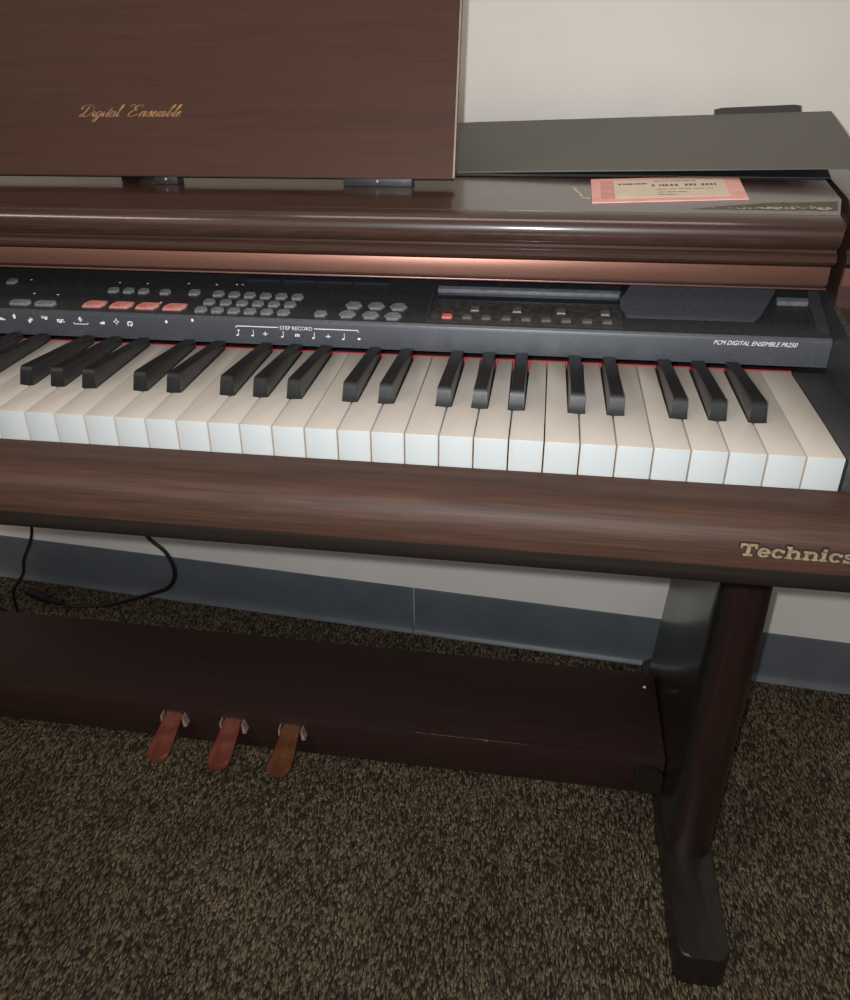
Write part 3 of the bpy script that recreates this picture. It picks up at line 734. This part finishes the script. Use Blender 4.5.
for k, cx in enumerate((-0.6900, -0.5990, -0.5105)):
    pd = obj('pedal', pedal_bm(cx), M['pedalgold' if k == 2 else 'pedal'], board, 35)
    pd['label'] = ('left copper coloured pedal', 'middle copper coloured pedal', 'right pedal worn to brass at its toe')[k]
    bm = bmesh.new(); box(bm, cx - 0.0165, cx + 0.0165, 0.3440, 0.3460, -0.6600, -0.6395, 0.0004); obj('pedal_slot', bm, M['panel'], board)
    for sgn in (-1, 1):
        bm = bmesh.new(); a = cx + sgn * 0.0165
        prism(bm, [(a - 0.0008, -0.6430), (a + 0.0008, -0.6430), (a + sgn * 0.0045 + 0.001, -0.6585), (a + sgn * 0.0045 - 0.0035 * (sgn > 0), -0.6600), (a - 0.002 * (sgn < 0), -0.6600)] if sgn > 0 else
              [(a - 0.0008, -0.6430), (a + 0.0008, -0.6430), (a + 0.0008, -0.6560), (a - 0.0012, -0.6560)], 'y', 0.3330, 0.3452)
        obj('pedal_guide', bm, M['bracket'], pd)

# ------------------------------------------------------------------ loose things
# grey folder lying on the top
def leaf(bm, c, bow, th, nx=14, ny=10, lift=0.0):
    nl, nr, fl, fr_ = [Vector(v) for v in c]; G = []
    for layer in (0, 1):
        g = []
        for j in range(ny + 1):
            t = j / ny; row = []
            for i in range(nx + 1):
                s = i / nx; p = (nl * (1 - s) + nr * s) * (1 - t) + (fl * (1 - s) + fr_ * s) * t
                p.z += bow * math.sin(math.pi * t) + lift - th * layer
                row.append(bm.verts.new(p))
            g.append(row)
        G.append(g)
    for layer in (0, 1):
        for j in range(ny):
            for i in range(nx):
                q = (G[layer][j][i], G[layer][j][i + 1], G[layer][j + 1][i + 1], G[layer][j + 1][i]); bm.faces.new(q if layer == 0 else q[::-1])
    rim = [(0, i) for i in range(nx)] + [(j, nx) for j in range(ny)] + [(ny, i) for i in range(nx, 0, -1)] + [(j, 0) for j in range(ny, 0, -1)]
    for k in range(len(rim)):
        a = rim[k]; b = rim[(k + 1) % len(rim)]
        bm.faces.new((G[0][a[0]][a[1]], G[1][a[0]][a[1]], G[1][b[0]][b[1]], G[0][b[0]][b[1]]))
folder = thing('file_folder', (-0.10, 0.45, Z0 + 0.1122), 'dark grey card folder lying on the piano top behind the pink card', 'folder')
bm = bmesh.new(); leaf(bm, [(-0.3700, 0.352, 0.1140), (0.0790, 0.330, 0.1252), (-0.3700, 0.580, 0.1340), (0.1050, 0.570, 0.1486)], 0.0012, 0.0012)
obj('front_cover', bm, M['folder'], folder, 60)
bm = bmesh.new(); leaf(bm, [(-0.3700, 0.354, 0.1132), (0.0560, 0.350, 0.1134), (-0.3700, 0.583, 0.1325), (0.0920, 0.574, 0.1455)], -0.006, 0.0008)
bk = obj('back_cover', bm, M['folderdark'], folder, 60)
bm = bmesh.new()
tp = [(-0.0180, 0.568, 0.1430), (0.0745, 0.568, 0.1440), (0.0765, 0.5855, 0.1530), (0.0700, 0.5890, 0.1536), (-0.0080, 0.5885, 0.1505), (-0.0165, 0.5845, 0.1490)]
A = [bm.verts.new(v) for v in tp]; B = [bm.verts.new((x, y, z - 0.0008)) for x, y, z in tp]
bm.faces.new(A); bm.faces.new(B[::-1])
for i in range(6): bm.faces.new((A[i], B[i], B[(i + 1) % 6], A[(i + 1) % 6]))
obj('tab', bm, M['folderdark'], bk)
bm = bmesh.new(); prism(bm, [(0.3465, 0.1124), (0.3445, 0.1130), (0.3465, 0.1150), (0.350, 0.1150), (0.350, 0.1124)], 'x', -0.370, -0.08); obj('spine_fold', bm, M['folderdark'], folder)

# pink card with a cream label
card = thing('pink_card', (-0.095, 0.29, Z0 + 0.1122), 'pink paper card with a cream printed label, flat on the polished piano top', 'card')
c00, c10, c11, c01 = (-.1612, .2185), (-.0345, .2440), (-.0240, .3560), (-.1588, .3290)
bm = bmesh.new(); prism(bm, [c00, c10, c11, c01], 'z', 0.1123, 0.1133); obj('card_sheet', bm, M['pink'], card)
def cuv(u, v):
    return (c00[0] * (1 - u) * (1 - v) + c10[0] * u * (1 - v) + c11[0] * u * v + c01[0] * (1 - u) * v,
            c00[1] * (1 - u) * (1 - v) + c10[1] * u * (1 - v) + c11[1] * u * v + c01[1] * (1 - u) * v)
def cquad(bm, u0, u1, v0, v1, z0, z1): prism(bm, [cuv(u0, v0), cuv(u1, v0), cuv(u1, v1), cuv(u0, v1)], 'z', z0, z1)
bm = bmesh.new(); cquad(bm, .06, .15, .12, .88, .1133, .11334); obj('pink_band', bm, M['pinkdark'], card)
bm = bmesh.new(); cquad(bm, .15, .89, .13, .88, .1133, .1135); lab = obj('cream_label', bm, M['cream'], card)
def cmarks(name, words, v0, v1, zz=.11362):
    bm = bmesh.new()
    for u0, u1 in words: cquad(bm, u0, u1, v0, v1, .1134, zz)
    obj(name, bm, M['ink'], lab)
cmarks('printed_line', [(.18, .20), (.21, .225), (.23, .275), (.285, .30), (.305, .33), (.335, .37)], .68, .74)
cmarks('printed_line', [(.42, .46), (.47, .52), (.53, .60), (.61, .66), (.67, .70)], .80, .825)
cmarks('printed_heading', [(.40, .42), (.45, .462), (.47, .485), (.49, .51), (.522, .542), (.552, .575), (.62, .64), (.648, .67), (.678, .695), (.73, .75), (.758, .778), (.786, .806), (.814, .83)], .58, .67)
cmarks('printed_line', [(.43, .50), (.51, .56), (.57, .66), (.67, .74), (.75, .80)], .44, .46)
cmarks('printed_line', [(.43, .48), (.49, .55), (.56, .62)], .32, .34)
cmarks('printed_line', [(.43, .47), (.48, .56)], .22, .24)

# cables behind the pedal board
c1 = thing('audio_cable', (-0.95, 0.70, 0), 'black cable looping down behind the pedal board, its plug on the carpet', 'cable')
zf = -Z0
bm = bmesh.new()
tube(bm, [(-0.850, 0.568, -0.0885), (-0.838, 0.570, zf + 0.42), (-0.8230, 0.573, zf + 0.30), (-0.8087, 0.575, zf + 0.2584), (-0.7845, 0.580, zf + 0.2258), (-0.7802, 0.590, zf + 0.1809), (-0.8062, 0.610, zf + 0.1337), (-0.8611, 0.645, zf + 0.0873), (-0.9150, 0.672, zf + 0.0500), (-0.9531, 0.690, zf + 0.0240), (-0.9900, 0.700, zf + 0.0050), (-1.020, 0.697, zf + 0.0036), (-1.052, 0.690, zf + 0.0036), (-1.082, 0.690, zf + 0.005)], 0.0034, 8, 8)
obj('cable_cord', bm, M['rubber'], c1, 60)
bm = bmesh.new()
tube(bm, [(-1.080, 0.690, zf + 0.0085), (-1.112, 0.695, zf + 0.0085)], 0.0062, 10, 1); tube(bm, [(-1.110, 0.695, zf + 0.0095), (-1.165, 0.7135, zf + 0.0100)], 0.0092, 10, 1)
pl = obj('plug', bm, M['rubber'], c1, 40)
bm = bmesh.new(); tube(bm, [(-1.163, 0.713, zf + 0.0085), (-1.190, 0.722, zf + 0.0085)], 0.003, 8, 1); obj('plug_pin', bm, M['foot'], pl, 40)
bm = bmesh.new()
tube(bm, [(-1.000, 0.560, -0.0885), (-1.015, 0.575, zf + 0.35), (-1.0252, 0.585, zf + 0.248), (-1.060, 0.590, zf + 0.180), (-1.078, 0.600, zf + 0.140), (-1.118, 0.615, zf + 0.090), (-1.135, 0.630, zf + 0.050), (-1.150, 0.645, zf + 0.0030), (-1.200, 0.665, zf + 0.0026), (-1.285, 0.690, zf + 0.0026)], 0.0025, 8, 8)
tag(obj('power_cord', bm, M['rubber'], None, 60), 'thin black cord hanging at far left behind the piano', 'cord')

# ------------------------------------------------------------------ camera and light
cam = bpy.data.cameras.new('camera'); co = bpy.data.objects.new('camera', cam); COL.objects.link(co)
co.location = (-0.197679, -0.515885, 0.249901 + Z0); co.rotation_euler = (1.0610102, 0.0174177, 0.1681284)
cam.sensor_fit = 'VERTICAL'; cam.sensor_height = 36; cam.lens = 846.5987 / 1000 * 36
cam.shift_x = (425 - 394.989) / 1000; cam.shift_y = (487.991 - 500) / 1000; cam.clip_start = 0.02
scene.camera = co

def area(name, loc, target, sx_, sy_, power, col):
    l = bpy.data.lights.new(name, 'AREA'); l.shape = 'RECTANGLE'; l.size = sx_; l.size_y = sy_; l.energy = power; l.color = col
    o = bpy.data.objects.new(name, l); COL.objects.link(o); o.location = loc
    o.rotation_euler = (Vector(target) - Vector(loc)).to_track_quat('-Z', 'Y').to_euler(); return o
# phone flash just above and left of the lens
Rm = co.rotation_euler.to_matrix()
fl = bpy.data.lights.new('phone_flash', 'SPOT'); fl.energy = 31; fl.shadow_soft_size = 0.004; fl.color = (0.93, 0.97, 1.0); fl.spot_size = math.radians(140); fl.spot_blend = 1.0
fo = bpy.data.objects.new('phone_flash', fl); COL.objects.link(fo); fo.location = co.location + Rm @ Vector((-0.016, 0.009, 0.0)); fo.rotation_euler = co.rotation_euler
area('ceiling_panel', (-0.30, 0.02, 2.60), (-0.30, 0.02, 0), 1.2, 0.5, 12, (1.0, 0.92, 0.82))
area('ceiling_panel', (-2.2, -1.8, 2.60), (-1.0, 0.2, 0.6), 1.2, 0.6, 30, (1.0, 0.88, 0.74))
area('room_fill', (-0.6, -3.0, 1.5), (-0.4, 0.3, 0.7), 3.0, 2.0, 14, (1.0, 0.95, 0.9))  # unseen soft fill added behind the camera to even out the flash falloff
w = bpy.data.worlds.new('world'); scene.world = w; w.use_nodes = True
bg = w.node_tree.nodes['Background']; bg.inputs[0].default_value = (0.95, 0.88, 0.80, 1); bg.inputs[1].default_value = 0.10
scene.view_settings.view_transform = 'Standard'
scene.view_settings.look = 'None'
scene.view_settings.exposure = 0
